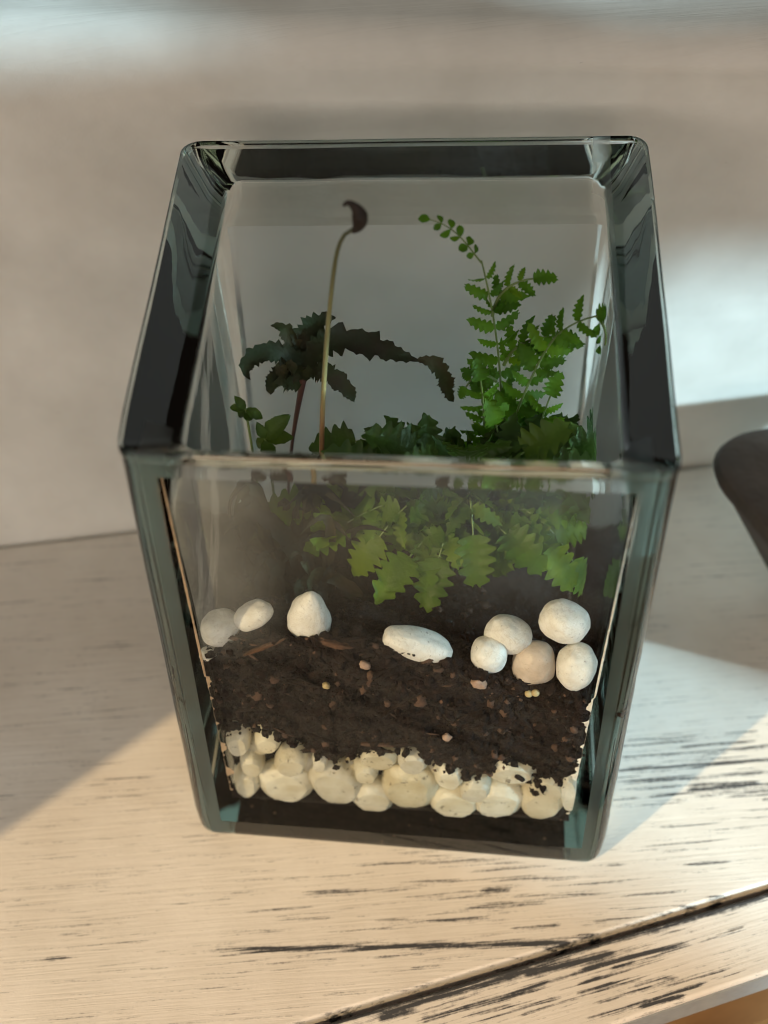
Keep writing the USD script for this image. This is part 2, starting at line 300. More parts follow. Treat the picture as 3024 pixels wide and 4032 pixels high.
# seen from inside, the resting face of the base reflects everything (total reflection)
n_, l_ = between("tz", -1.0, .0005); gn |= n_; gl += l_ + [("s.z", "tza.value1"), ("s.z", "tzb.value1")]
n_, l_ = between("ty", .0025, .0950); gn |= n_; gl += l_ + [("s.y", "tya.value1"), ("s.y", "tyb.value1")]
gn["tm"] = ("math", {"math_type": "multiply"}); gn["mir"] = ("glossy_bsdf", {"roughness": .0, "color": (.92, .95, .93)}); gn["mx2"] = ("mix_closure", {})
gl += [("tz.value", "tm.value1"), ("ty.value", "tm.value2"), ("tm.value", "mx2.fac"), ("mx.closure", "mx2.closure1"), ("mir.BSDF", "mx2.closure2")]
# breath-like condensation on the inside of the front pane (upper part); the back wall haze is added to brighten the inside
n_, l_ = between("qy", .0052, .0080); gn |= n_; gl += l_ + [("s.y", "qya.value1"), ("s.y", "qyb.value1")]
n_, l_ = between("by2", .0862, .0945); gn |= n_; gl += l_ + [("s.y", "by2a.value1"), ("s.y", "by2b.value1")]
gn |= {"fz_": ("map_range", {"from_min": .080, "from_max": .128, "to_min": 0, "to_max": .13, "clamp": True}), "fx_": ("map_range", {"from_min": -.043, "from_max": -.022, "to_min": .26, "to_max": 0, "clamp": True}),
       "fxz": ("map_range", {"from_min": .066, "from_max": .082, "clamp": True}), "fxm": ("math", {"math_type": "multiply"}), "fs": ("math", {"math_type": "add"}), "fn": ("noise_texture", {"scale": 70, "detail": 3, "roughness": .55}),
       "fnr": ("map_range", {"from_min": .3, "from_max": .7, "to_min": .82, "to_max": 1.12, "clamp": True}), "fm": ("math", {"math_type": "multiply"}), "fq": ("math", {"math_type": "multiply"}),
       "bk": ("math", {"math_type": "multiply", "value2": .42}), "bkn": ("math", {"math_type": "multiply"}), "ff": ("math", {"math_type": "add"}), "fp": ("math", {"math_type": "multiply"}),
       "fd": ("diffuse_bsdf", {"color": (.86, .86, .82)}), "ft": ("translucent_bsdf", {"color": (.80, .80, .76)}), "fg": ("mix_closure", {"fac": .38}), "pf": ("mix_closure", {})}
gl += [("s.z", "fz_.value"), ("s.x", "fx_.value"), ("s.z", "fxz.value"), ("fx_.result", "fxm.value1"), ("fxz.result", "fxm.value2"), ("fz_.result", "fs.value1"), ("fxm.value", "fs.value2"), ("g.position", "fn.vector"), ("fn.fac", "fnr.value"),
       ("fs.value", "fm.value1"), ("fnr.result", "fm.value2"), ("fm.value", "fq.value1"), ("qy.value", "fq.value2"), ("by2.value", "bk.value1"), ("bk.value", "bkn.value1"), ("fnr.result", "bkn.value2"), ("fq.value", "ff.value1"), ("bkn.value", "ff.value2"),
       ("ff.value", "pf.fac"), ("pane.closure", "pf.closure1"), ("fd.BSDF", "fg.closure1"), ("ft.BSDF", "fg.closure2"), ("fg.closure", "pf.closure2")]
gl = [l_ for l_ in gl if l_ != ("pane.closure", "mx.closure2")] + [("pf.closure", "mx.closure2")]
# the moulded inner corners and lip are slightly matt, so they catch the lamps
gn |= {"ax": ("math", {"math_type": "absolute"}), "e1": ("math", {"math_type": "greater_than", "value2": .0408}), "e2": ("math", {"math_type": "less_than", "value2": .0456}), "e3": ("math", {"math_type": "multiply"}), "e4": ("math", {"math_type": "less_than", "value2": .0108}),
       "e5": ("math", {"math_type": "multiply"}), "l1": ("math", {"math_type": "greater_than", "value2": .1285}), "l2": ("math", {"math_type": "greater_than", "value2": .0383}), "l3": ("math", {"math_type": "less_than", "value2": .0420}), "l4": ("math", {"math_type": "multiply"}),
       "l5": ("math", {"math_type": "multiply"}), "em": ("math", {"math_type": "maximum"}), "er": ("math", {"math_type": "multiply", "value2": .22})}
gl += [("s.x", "ax.value1"), ("ax.value", "e1.value1"), ("ax.value", "e2.value1"), ("e1.value", "e3.value1"), ("e2.value", "e3.value2"), ("s.y", "e4.value1"), ("e3.value", "e5.value1"), ("e4.value", "e5.value2"), ("s.z", "l1.value1"), ("s.x", "l2.value1"), ("s.x", "l3.value1"),
       ("l2.value", "l4.value1"), ("l3.value", "l4.value2"), ("l4.value", "l5.value1"), ("l1.value", "l5.value2"), ("e5.value", "em.value1"), ("l5.value", "em.value2"), ("em.value", "er.value1"), ("er.value", "solid.roughness")]
gn["vol"] = ("absorption_volume", {"color": (.27, .50, .46), "density": 12.5})
M["glass"] = mat("vase_glass", gn, gl, surface="mx2.closure", volume="vol.volume")

# ---------------------------------------------------------------- setting: planks, riser, ledge
WEAR = [(-0.0375,-0.0269,0.0426,-0.0214,0.62,1.3),(-0.0037,-0.0182,0.0222,-0.0162,0.35,0.8),(-0.0275,-0.0187,-0.0145,-0.0181,0.30,0.8),(0.0024,-0.0078,0.0409,-0.0046,0.30,0.9),(0.0026,-0.0122,0.0484,-0.0089,0.32,0.9),(0.0157,-0.0138,0.0353,-0.0117,0.40,0.9),(0.0266,-0.0189,0.0384,-0.0172,0.45,0.9),(-0.0238,-0.0120,0.0014,-0.0099,0.26,0.8),(0.0548,0.0342,0.0924,0.0375,0.30,0.7),(0.0534,0.0286,0.0920,0.0342,0.42,1.0),(0.0532,0.0252,0.0916,0.0303,0.45,1.2),(0.0542,0.0219,0.0912,0.0265,0.42,1.2),(0.0702,0.0205,0.0887,0.0234,0.65,1.0),(0.0609,0.0182,0.0839,0.0208,0.35,0.8),(0.0494,0.0151,0.0699,0.0167,0.28,0.7),(0.0637,0.0093,0.0898,0.0137,0.25,0.7),(0.0488,0.0023,0.0780,0.0068,0.26,0.8),(-0.0245,-0.0045,0.0299,-0.0013,0.30,0.8),(0.0043,-0.0003,0.0475,-0.0033,0.20,0.9),(0.0200,-0.0094,0.0266,-0.0087,0.50,0.9),(0.0470,-0.0158,0.0687,-0.0127,0.25,0.9),(-0.0418,-0.0092,-0.0219,-0.0083,0.20,0.8),(-0.0799,-0.0309,-0.0746,-0.0305,0.30,1.0),
        (-0.0158,-0.0423,0.0171,-0.0320,0.45,1.6),(-0.0045,-0.0412,0.0297,-0.0303,0.50,1.6),(0.0161,-0.0332,0.0424,-0.0258,0.50,1.6),(0.0297,-0.0303,0.0499,-0.0238,0.60,1.6),(0.0424,-0.0281,0.0681,-0.0206,0.50,1.4),(0.0475,-0.0322,0.0643,-0.0287,0.35,1.3),(0.0059,-0.0418,0.0349,-0.0328,0.40,1.4),(0.0556,-0.0362,0.0661,-0.0330,0.60,1.3),(0.0162,-0.0402,0.0369,-0.0355,0.35,1.2),(-0.0024,-0.0422,0.0058,-0.0391,0.50,1.5)]
_g = np.random.default_rng(21)
for _ in range(34):
    _x = _g.uniform(-.035, .075); _y = _g.uniform(-.030, .004) + .13 * (_x - .02); _l = _g.uniform(.004, .022)
    WEAR.append((_x, _y, _x + _l, _y + .13 * _l, _g.uniform(.15, .40), _g.uniform(.4, .8)))
for _ in range(30):
    _x = _g.uniform(.050, .095); _y = _g.uniform(.012, .036) + .13 * (_x - .07); _l = _g.uniform(.005, .025)
    WEAR.append((_x, _y, _x + _l, _y + .13 * _l, _g.uniform(.15, .42), _g.uniform(.4, .8)))
for _ in range(26):
    _a = _g.uniform(.0, .085); _b = _g.uniform(-.019, -.003); _x, _y = -.0046 + _a * .9405 - _b * .3399, -.0398 + _a * .3399 + _b * .9405; _l = _g.uniform(.004, .02)
    WEAR.append((_x, _y, _x + .93 * _l, _y + .36 * _l, _g.uniform(.18, .45), _g.uniform(.5, 1.0)))
def wear_at(P, base):
    w = np.full(len(P), base)
    for x0, y0, x1, y1, s, h in WEAR:
        a, b = vec(x0, y0), vec(x1, y1); L = np.linalg.norm(b - a); t = (b - a) / L; q = P[:, :2] - a
        u = q @ t; d = np.abs(q @ vec(-t[1], t[0]))
        e = np.clip(np.minimum(u, L - u) / (.15 * L) + .5, 0, 1)
        w = np.maximum(w, base + s * .52 * e * np.exp(-(d / (h * .00066)) ** 2))
    gd = (P[:, :2] - vec(-.0046, -.0398)) @ vec(-.3399, .9405)
    return np.maximum(w, base + .42 * np.exp(-(gd / .0016) ** 2))

def plank(name, quad, thick, m, parent, base, n=(120, 90), r=.0012, smooth=30, wearf=None):
    """A board between four top corners a-b (front edge) and d-c (back edge), long edges rounded."""
    a, b, c, d = [np.asarray(q, float) for q in quad]
    W = np.linalg.norm(d - a)
    prof = [(0, -thick)] + [(r - r * math.cos(t), -r + r * math.sin(t)) for t in np.linspace(0, math.pi / 2, 5)]
    prof += [(x, 0) for x in np.linspace(r, W - r, n[1])[1:-1]]
    prof += [(W - r + r * math.sin(t), -r + r * math.cos(t)) for t in np.linspace(0, math.pi / 2, 5)] + [(W, -thick)]
    s = np.linspace(0, 1, n[0]); nrm = unit(np.cross(b - a, d - a))
    V = []
    for off, z in prof:
        f = off / W
        V.append((a[None] * (1 - s[:, None]) + b[None] * s[:, None]) * (1 - f) + (d[None] * (1 - s[:, None]) + c[None] * s[:, None]) * f + z * nrm)
    V = np.stack(V, 1); k = V.shape[1]; F = grid_faces(n[0], k)[:, ::-1]
    V = V.reshape(-1, 3)
    i = np.arange(n[0] - 1); bot = np.vstack([np.stack([i * k, i * k + k - 1, (i + 1) * k + k - 1], 1), np.stack([i * k, (i + 1) * k + k - 1, (i + 1) * k], 1)])
    ends = [[j, j + 1, k - 1 if j + 2 < k else 0] for j in range(0, k - 2)] + [[(n[0] - 1) * k + j + 1, (n[0] - 1) * k + j, (n[0] - 1) * k + k - 1] for j in range(0, k - 2)]
    F = np.vstack([F, bot[:, ::-1], np.array(ends)[:, ::-1]])
    mesh = trimesh.Trimesh(V, F, process=False)
    if mesh.volume < 0: F = F[:, ::-1]
    p = usdkit.mesh(stage, numbered(str(parent.GetPath()) + "/" + name), (V, F), m, smooth=True)
    w = (wearf or (lambda q: wear_at(q, base)))(V)
    UsdGeom.PrimvarsAPI(p).CreatePrimvar("wear", Sdf.ValueTypeNames.FloatArray, "vertex").Set([float(x) for x in w])
    return p.GetPrim()

JA = math.radians(11.09); JU = vec(math.cos(JA), math.sin(JA), 0); JN = vec(math.sin(JA), -math.cos(JA), 0); J0 = vec(0, .1158, 0)
GA = math.radians(19.87); GU = vec(math.cos(GA), math.sin(GA), 0); GN = vec(-math.sin(GA), math.cos(GA), 0); G0 = vec(-.0046, -.0398, 0)
EA = math.radians(21.47); EU = vec(math.cos(EA), math.sin(EA), 0); E0 = vec(.0523, -.0396, 0)
top = thing("tabletop", None, None, kind="structure")
plank("plank", [G0 - .32 * GU + .0011 * GN, G0 + .32 * GU + .0030 * GN, J0 + .34 * JU + .0015 * JN, J0 - .30 * JU + .0015 * JN], .018, M["plank"], top, .25, n=(560, 520), r=.0008)
plank("plank", [E0 - .30 * EU, E0 + .26 * EU, G0 + .32 * GU - .0002 * GN + vec(0, 0, .0006), G0 - .25 * GU - .0002 * GN + vec(0, 0, .0006)], .009, M["trim"], top, .26, n=(560, 110), r=.0012)
EO = vec(EU[1], -EU[0], 0) * .0004
def slab(z0, z1, out):
    q = np.array([E0 + a * EU + out + vec(0, 0, z) + d * vec(-EU[1], EU[0], 0) for z in (z0, z1) for a, d in ((-.30, 0), (.26, 0), (.26, .0006), (-.30, .0006))])
    return q, np.array([[0,2,1],[0,3,2],[4,5,6],[4,6,7],[0,1,5],[0,5,4],[1,2,6],[1,6,5],[2,3,7],[2,7,6],[3,0,4],[3,4,7]])
obj("edge_band", slab(-.0088, -.0014, EO), M["edge_paint"], top, smooth=False)  # grey laid over the front edge, stands for its lack of warm light
obj("edge_strip", plank_box := join([(lambda q: (q, np.array([[0,1,2],[0,2,3],[4,6,5],[4,7,6],[0,4,5],[0,5,1],[1,5,6],[1,6,2],[2,6,7],[2,7,3],[3,7,4],[3,4,0]])))(np.array(
    [E0 - .30*EU + vec(0,0,-.0095), E0 + .26*EU + vec(0,0,-.0095), E0 + .26*EU + .03*vec(-EU[1],EU[0],0) + vec(0,0,-.0095), E0 - .30*EU + .03*vec(-EU[1],EU[0],0) + vec(0,0,-.0095),
     E0 - .30*EU + vec(0,0,-.03), E0 + .26*EU + vec(0,0,-.03), E0 + .26*EU + .03*vec(-EU[1],EU[0],0) + vec(0,0,-.03), E0 - .30*EU + .03*vec(-EU[1],EU[0],0) + vec(0,0,-.03)]))]), M["floor"], top, smooth=False)
# riser board behind the vase and the ledge on its top
rise = thing("back_wall", None, None, kind="structure")
def smoothstep(x, a, b):
    t = np.clip((x - a) / (b - a), 0, 1); return t * t * (3 - 2 * t)
s = np.linspace(-.30, .34, 200)
zz = np.r_[np.linspace(-.02, .142, 80), ]
base_l = J0[None] + s[:, None] * JU[None]
top_l = np.stack([s * .98 - .0045, np.full_like(s, .1140), np.full_like(s, .15)], 1)
rows = []
for z in zz:
    f = z / .15
    rows.append(base_l * (1 - f) + top_l * f + vec(0, 0, z) * 0)
    rows[-1][:, 2] = z
R_ = .009
for t in np.linspace(0, math.pi / 2, 9)[1:]:
    q = top_l.copy(); q[:, 1] += R_ - R_ * math.cos(t); q[:, 2] = .142 + R_ * math.sin(t); rows.append(q)
for d_ in (.05, .12, .25):
    q = top_l.copy(); q[:, 1] += R_ + d_; q[:, 2] = .142 + R_; rows.append(q)
Vr = np.stack(rows, 1); kk = Vr.shape[1]
back = Vr[:, [-1, 0]].copy(); back[:, 0, 2] = -.02; back[:, 1, 1] = back[:, 0, 1]
Vr = np.concatenate([Vr, back[:, :1]], 1); kk += 1
Fr = grid_faces(len(s), kk); Vr = Vr.reshape(-1, 3)
pr = usdkit.mesh(stage, numbered(str(rise.GetPath()) + "/plank"), (Vr, Fr), M["riser"], smooth=50)
n_pts = len(pr.GetPointsAttr().Get())
UsdGeom.PrimvarsAPI(pr).CreatePrimvar("wear", Sdf.ValueTypeNames.FloatArray, "vertex").Set([.10] * n_pts)
fl = trimesh.creation.box((3, 3, .02)); fl.apply_translation((0, 0, -.16))
tag(obj("floor", fl, M["floor"], smooth=False), kind="structure")

# unseen blockers added out of view: they cut the lamp light into the patches seen on wood
M["frame"] = simple("frame_paint", (.30, .27, .23), (.25, .22, .19), 20, .7)
wf = thing("window_wall", None, None, kind="structure")
def wall_box(name, c, ax, sz):
    b = trimesh.creation.box(sz); T = np.eye(4); T[:3, 0] = ax; T[:3, 1] = np.cross([0, 0, 1], ax); T[:3, 3] = c; b.apply_transform(T); obj(name, b, M["frame"], wf, smooth=False)
wm = vec(math.cos(WARM_AZ), math.sin(WARM_AZ), 0); wn = vec(-wm[1], wm[0], 0)
NEDGE = .0685
wall_box("jamb", wm * -.33 + wn * (NEDGE + .25) + vec(0, 0, .25), wn, (.5, .02, 1.0))
wall_box("lintel", wm * -.33 + wn * (NEDGE - .35) + vec(0, 0, .31 + .2), wn, (.7, .02, .4))
cb = J0 + JN * .45
wall_box("glazing_bar", cb + JU * .55 + vec(0, 0, .3922), JU, (1.6, .02, .0684))
cm = vec(math.cos(COOL_AZ), math.sin(COOL_AZ), 0); cn = vec(cm[1], -cm[0], 0)
wall_box("mullion", cm * -.5 + cn * .1090 + vec(0, 0, .5), cn, (.042, .02, 1.2))
wall_box("jamb", cm * -1.0 + cn * (.018 - .3) + vec(0, 0, .5), cn, (.6, .02, 1.2))

# ---------------------------------------------------------------- glass vase
def rrect(x0, x1, y0, y1, r, z, na=6, ns=14):
    pts = []
    for cx, cy, a0 in ((x1 - r, y0 + r, -90), (x1 - r, y1 - r, 0), (x0 + r, y1 - r, 90), (x0 + r, y0 + r, 180)):
        arc = [(cx + r * math.cos(math.radians(a0 + 90 * k / na)), cy + r * math.sin(math.radians(a0 + 90 * k / na))) for k in range(na + 1)]
        pts.append(arc)
    out = []
    for i in range(4):
        out += pts[i]
        p, q = pts[i][-1], pts[(i + 1) % 4][0]
        out += [(p[0] + (q[0] - p[0]) * k / ns, p[1] + (q[1] - p[1]) * k / ns) for k in range(1, ns)]
    return np.array([(x, y, z) for x, y in out])

loops = []
def outer(inset, z, r=.0042):
    si = inset if z < .01 else min(inset, .0002)           # the lip overhangs only the front face
    loops.append(rrect(-.05 + si, .05 - si, inset, D0 - si, max(r - .3 * inset, .001), z))
for inset, z in ((.0028, 0), (.0019, .0002), (.0012, .0007), (.0009, .0015), (.0007, .003)): outer(inset, z)
for z in np.linspace(.010, H - .0050, 16): outer(.0006, z)
outer(.0006, H - .0036); outer(.0008, H - .0030); outer(.0009, H - .0027); outer(.0005, H - .0025); outer(.0001, H - .0021); outer(0, H - .0013); outer(.00005, H - .0005); outer(.0002, H - .0001); outer(.0004, H + .00005)
n_out = len(loops)
def inner(l, r_, f, b, z, r=.0035): loops.append(rrect(-.05 + l, .05 - r_, f, D0 - b, r, z))
for k in (.25, .5, .75):
    inner(.0008 + (.0094 - .0008) * k, .0008 + (.0084 - .0008) * k, .0008 + (.0055 - .0008) * k, .0008 + (.0078 - .0008) * k, H - .0038 * k - .0001, .0035)
inner(.0100, .0090, .0060, .0083, H - .0042, .0036); inner(.0106, .0094, .0063, .0087, H - .0050, .0036); inner(.0107, .0095, .0064, .0088, H - .0058, .0036)
inner(.0102, .0091, .0064, .0086, H - .0075, .0038); inner(.0090, .0083, .0064, .0081, H - .0115, .004); inner(.0072, .0068, .0064, .0074, H - .0165, .004)
def hx(z): return .0417 + (.0446 - .0417) * np.clip((z - .017) / .11, -.1, 1.05)
for z in np.linspace(H - .023, .0115, 15):
    w = .05 - float(hx(z)); inner(w, w, .0062, .0062 + .0008 * (1 - z / H), z, .0042)
w = .05 - float(hx(.0115))
for k in np.linspace(0, 1, 6)[1:]:
    a = k * math.pi / 2; e = .0042 * (1 - math.cos(a)); inner(w + e, w + e, .0062 + e, .0070 + e, .0112 - .0042 * math.sin(a), .0042)
nl = len(loops); m_ = len(loops[0])
Vg = np.vstack(loops)
# slight waviness of the moulded inner surface
isin = np.arange(len(Vg)) >= (n_out + 3) * m_
wob = np.stack([meshkit.fbm(Vg * 38 + 5 + k * 31, 2, k) - .5 for k in range(2)], 1)
wob2 = np.stack([meshkit.fbm(Vg * 16 + 9 + k * 17, 2, k + 5) - .5 for k in range(2)], 1)
front = (Vg[:, 1] < .008)[:, None]
Vg[:, :2] += np.where(isin[:, None] & ~front, .0011, .00045) * wob * np.where(front, .25, 1) + .0009 * wob2 * np.where(front, .25, 1)
i = np.arange(nl - 1)[:, None]; j = np.arange(m_)[None]; k2 = (j + 1) % m_
A, B, C_, D_ = (i * m_ + j).ravel(), (i * m_ + k2).ravel(), ((i + 1) * m_ + k2).ravel(), ((i + 1) * m_ + j).ravel()
Fg = np.vstack([np.stack([A, B, C_], 1), np.stack([A, C_, D_], 1)])
c0, c1 = len(Vg), len(Vg) + 1
Vg = np.vstack([Vg, [[0, D0 / 2, .0008], [0, D0 / 2, .0069]]])
jj = np.arange(m_); kk_ = (jj + 1) % m_
Fg = np.vstack([Fg, np.stack([np.full(m_, c0), kk_, jj], 1), np.stack([np.full(m_, c1), (nl - 1) * m_ + jj, (nl - 1) * m_ + kk_], 1)])
tm = trimesh.Trimesh(Vg, Fg, process=False)
if tm.volume < 0: Fg = Fg[:, ::-1]
Vg = warp(Vg); Vg[:, 2] += .0003
vase = thing("glass_vase", "thick square clear glass vase with green tinted edges, planted inside as a terrarium", "vase")
obj("glass_body", (Vg, Fg), M["glass"], vase, smooth=35)

# highlight lines of the two inner front glass corners, put in as pale strips
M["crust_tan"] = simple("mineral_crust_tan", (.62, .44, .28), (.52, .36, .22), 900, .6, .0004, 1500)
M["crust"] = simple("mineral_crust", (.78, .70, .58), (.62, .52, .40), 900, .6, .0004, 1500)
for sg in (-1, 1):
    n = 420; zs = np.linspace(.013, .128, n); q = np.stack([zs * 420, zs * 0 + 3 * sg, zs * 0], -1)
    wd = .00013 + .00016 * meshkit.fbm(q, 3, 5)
    wl = np.clip(meshkit.fbm(q * .8 + 9, 4, 8) - .47, 0, 1) * .0042 * np.interp(zs, [.05, .060, .066], [1, .8, 0])     # ragged below the soil line
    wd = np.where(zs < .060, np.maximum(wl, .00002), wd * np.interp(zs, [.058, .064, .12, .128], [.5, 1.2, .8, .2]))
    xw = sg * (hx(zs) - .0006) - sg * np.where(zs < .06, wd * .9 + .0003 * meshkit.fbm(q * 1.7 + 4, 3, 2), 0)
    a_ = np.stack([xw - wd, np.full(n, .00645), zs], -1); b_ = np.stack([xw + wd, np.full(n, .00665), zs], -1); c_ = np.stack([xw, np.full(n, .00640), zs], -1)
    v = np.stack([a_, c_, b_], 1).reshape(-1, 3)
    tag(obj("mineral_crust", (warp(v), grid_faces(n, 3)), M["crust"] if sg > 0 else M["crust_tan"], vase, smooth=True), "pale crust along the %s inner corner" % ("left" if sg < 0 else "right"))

# ---------------------------------------------------------------- soil
def zfront(x): return np.interp(x, [-.044, -.042, -.035, -.026, -.0154, -.001, .0136, .0236, .0336, .0428, .045], [.064, .066, .0722, .0745, .0752, .0735, .0685, .064, .0605, .0565, .055])
def zbot(x): return -.0014 + np.interp(x, [-.042, -.038, -.03, -.022, -.0155, -.008, -.002, .003, .009, .014, .019, .025, .031, .036, .041], [.036, .039, .038, .033, .026, .030, .035, .034, .027, .026, .023, .031, .026, .020, .026])
def zsoil(x, y):
    d = np.maximum(y - .0068, 0)
    n = meshkit.fbm(np.stack([x * 130 + 7, y * 130 + 3, x * 0], -1), 4, 2) - .5
    mound = .0335 * np.exp(-((x - .006) / .030) ** 2 - ((y - .060) / .026) ** 2)
    return np.maximum(zfront(x) - .60 * d + .006 * n * np.minimum(d / .006, 1), .016 + .004 * n + mound) + .0016 * (meshkit.fbm(np.stack([x * 500, y * 500, x * 0 + 1], -1), 3, 4) - .5)
nx, ny, nz = 330, 150, 210
xs = np.linspace(-1, 1, nx)
def soil_front():
    u, v = np.meshgrid(xs, np.linspace(0, 1, nz), indexing="ij")
    xx = u * .0443; zt = zsoil(xx, np.full_like(xx, .0068)); z = .0088 + (zt - .0088) * v
    x = u * (hx(z) - .0004)
    p = np.stack([x * 260, z * 260, x * 0 + 2.2], -1); n = meshkit.fbm(p, 4, 9)
    p2 = np.stack([x * 900, z * 900, x * 0 + 5], -1)
    rec = .0040 * np.clip(n - .40, 0, 1) + .0014 * meshkit.fbm(p2, 3, 3)
    low = 1 - smoothstep(z, zbot(x) + .0005 + .006 * (n - .5), zbot(x) + .0035 + .006 * (n - .5))
    y = .00665 + rec + low * .0075
    return np.stack([x, y, z], -1)
fr = soil_front()
u, v = np.meshgrid(xs, np.linspace(0, 1, ny), indexing="ij")
yy = fr[:, -1, 1][:, None] * (1 - v) + .0885 * v; xx = u * .0443; zt = zsoil(xx, yy); zt[:, 0] = fr[:, -1, 2]
tp = np.stack([u * (hx(zt) - .0004), yy, zt], -1)
Vs = np.concatenate([fr, tp[:, 1:]], 1); ks = Vs.shape[1]
bk = tp[:, -1:].copy(); bk[..., 2] = .0088; Vs = np.concatenate([Vs, bk], 1); ks += 1
Fs = grid_faces(nx, ks); vv = Vs.reshape(-1, 3)
side = []
for r0 in (0, nx - 1):                        # closed flat ends
    idx = r0 * ks + np.arange(ks); nfr = nz
    pf, pt = idx[:nz], idx[nz - 1:ks - 1]
    c = len(vv); vv = np.vstack([vv, vv[idx[[0, nz - 1, ks - 2, ks - 1]]].mean(0)])
    for a in range(ks): side.append([c, idx[a], idx[(a + 1) % ks]] if r0 == 0 else [c, idx[(a + 1) % ks], idx[a]])
ii = np.arange(nx - 1); side += np.vstack([np.stack([ii * ks, (ii + 1) * ks, (ii + 1) * ks + ks - 1], 1), np.stack([ii * ks, (ii + 1) * ks + ks - 1, ii * ks + ks - 1], 1)]).tolist()
Fs = np.vstack([Fs[:, ::-1] * 1, np.array(side)])
fb = trimesh.creation.box((.0825, .0795, .0006)); fb.apply_translation((0, .0478, .0074))  # thin dark sheet under the stones, added to darken the glass base
fb = fb.subdivide().subdivide()
vv, Fs = join([(vv, Fs), (fb.vertices, fb.faces)])
vw = warp(vv)
soil = obj("potting_soil", (vw, Fs), M["soil"], smooth=60)
tag(soil, "dark brown potting soil filling the middle of the glass vase", "soil", kind="stuff")

# loose crumbs and fibres of soil, pressed to the pane and lying on the slope
ico = trimesh.creation.icosphere(1)
def crumbs(n, seed):
    g = np.random.default_rng(seed); parts = []
    for k in range(n):
        x = g.uniform(-.043, .043)
        if k % 3:
            zt_ = float(zfront(x)); z = zt_ - (zt_ - float(zbot(x))) * g.uniform(0, 1) ** 1.2; p = vec(x * (hx(z) - .0006) / .0443, .0070 + g.uniform(0, .0006), z)
        else:
            y = .0072 + .045 * g.uniform(0, 1) ** 1.5; p = vec(x, y, float(zsoil(np.array([x]), np.array([y]))[0]) + .0002)
        r = .00022 + .0012 * g.uniform(0, 1) ** 3
        v = ico.vertices * (1 + g.uniform(-.35, .35, (len(ico.vertices), 1))) * r * g.uniform(.6, 1.3, 3)
        if g.uniform() < .12: v = v * vec(4.0, .5, .5)
        a = g.uniform(-1, 1); Rm = trimesh.transformations.euler_matrix(0, a, 0)[:3, :3]
        parts.append((v @ Rm.T + p, ico.faces))
    v, f = join(parts); return warp(v), f
tag(obj("soil_crumbs", crumbs(2600, 3), M["soil"], smooth=True), "loose dark crumbs and fibres on the face of the soil", "soil", kind="stuff")
tag(obj("pale_soil_flecks", crumbs(240, 4), M["fleck"], smooth=True), "tiny tan bark flecks scattered through the dark soil", "soil", kind="stuff")

# ---------------------------------------------------------------- pebbles on the soil
def place_front(x, y, z): return vec(x, y + dy(x, z), z - 1.25 * dy(x, z))
GP = "white pebbles on the soil"
PEB = [  # x, y, z, radii, rot, label, material, taper
    (-.0382, .0115, .0722, (.0042, .0040, .0034), (0, 0, 0), "rounded white pebble against the left glass corner, half sunk in soil", "white_pebble", 0),
    (-.0402, .0088, .0660, (.0027, .0020, .0015), (0, 10, 0), "small cream stone piece under the leftmost white pebble", "white_pebble", 0),
    (-.0309, .0125, .0758, (.0046, .0030, .0028), (0, -38, 0), "tilted oval white pebble beside the leftmost pebble", "white_pebble", 0),
    (-.0189, .0120, .0775, (.0043, .0038, .0066), (0, 4, 0), "egg shaped white pebble standing upright, pointed end on top", "white_pebble", .42),
    (.0038, .0099, .0712, (.0078, .0036, .0033), (0, 20, 0), "long white pebble lying tilted alone in the middle of the soil", "white_pebble", 0),
    (.0193, .0108, .0670, (.0039, .0038, .0043), (0, -8, 0), "white pebble at the left end of the right hand cluster", "white_pebble", -.1),
    (.0232, .0145, .0695, (.0050, .0040, .0039), (0, 25, 0), "cream pebble tucked behind two others in the right hand cluster", "white_pebble", 0),
    (.0288, .0118, .0637, (.0047, .0042, .0052), (0, 0, 0), "pinkish beige pebble in the middle of the right hand cluster", "pink_pebble", .12),
    (.0346, .0150, .0740, (.0053, .0044, .0042), (0, 22, 0), "topmost white pebble of the right hand cluster", "white_pebble", 0),
    (.0378, .0112, .0632, (.0041, .0042, .0057), (0, 4, 0), "tall white pebble nearest the right glass corner with a dark speck", "white_pebble", -.08)]
for n_, (x, y, z, r, rot, lab, m, tp_) in enumerate(PEB):
    v, f = pebble(place_front(x, y, z), r, rot, seed=n_ + 1, bump=.15, power=2.3, taper=tp_, sub=4)
    pb = tag(obj("pebble", (v, f), M[m], smooth=True), lab, "pebble", GP)
    if "dark speck" in lab:
        k_ = np.argmin(np.linalg.norm(v - (np.array([x - .0004, y - .0032, z - .0036]) + place_front(x, y, z) - vec(x, y, z)), axis=1))
        obj("speck", pebble(v[k_], (.0004, .0003, .0009), (0, 25, 0), seed=7, bump=.3, sub=2), M["soil"], pb, smooth=True)

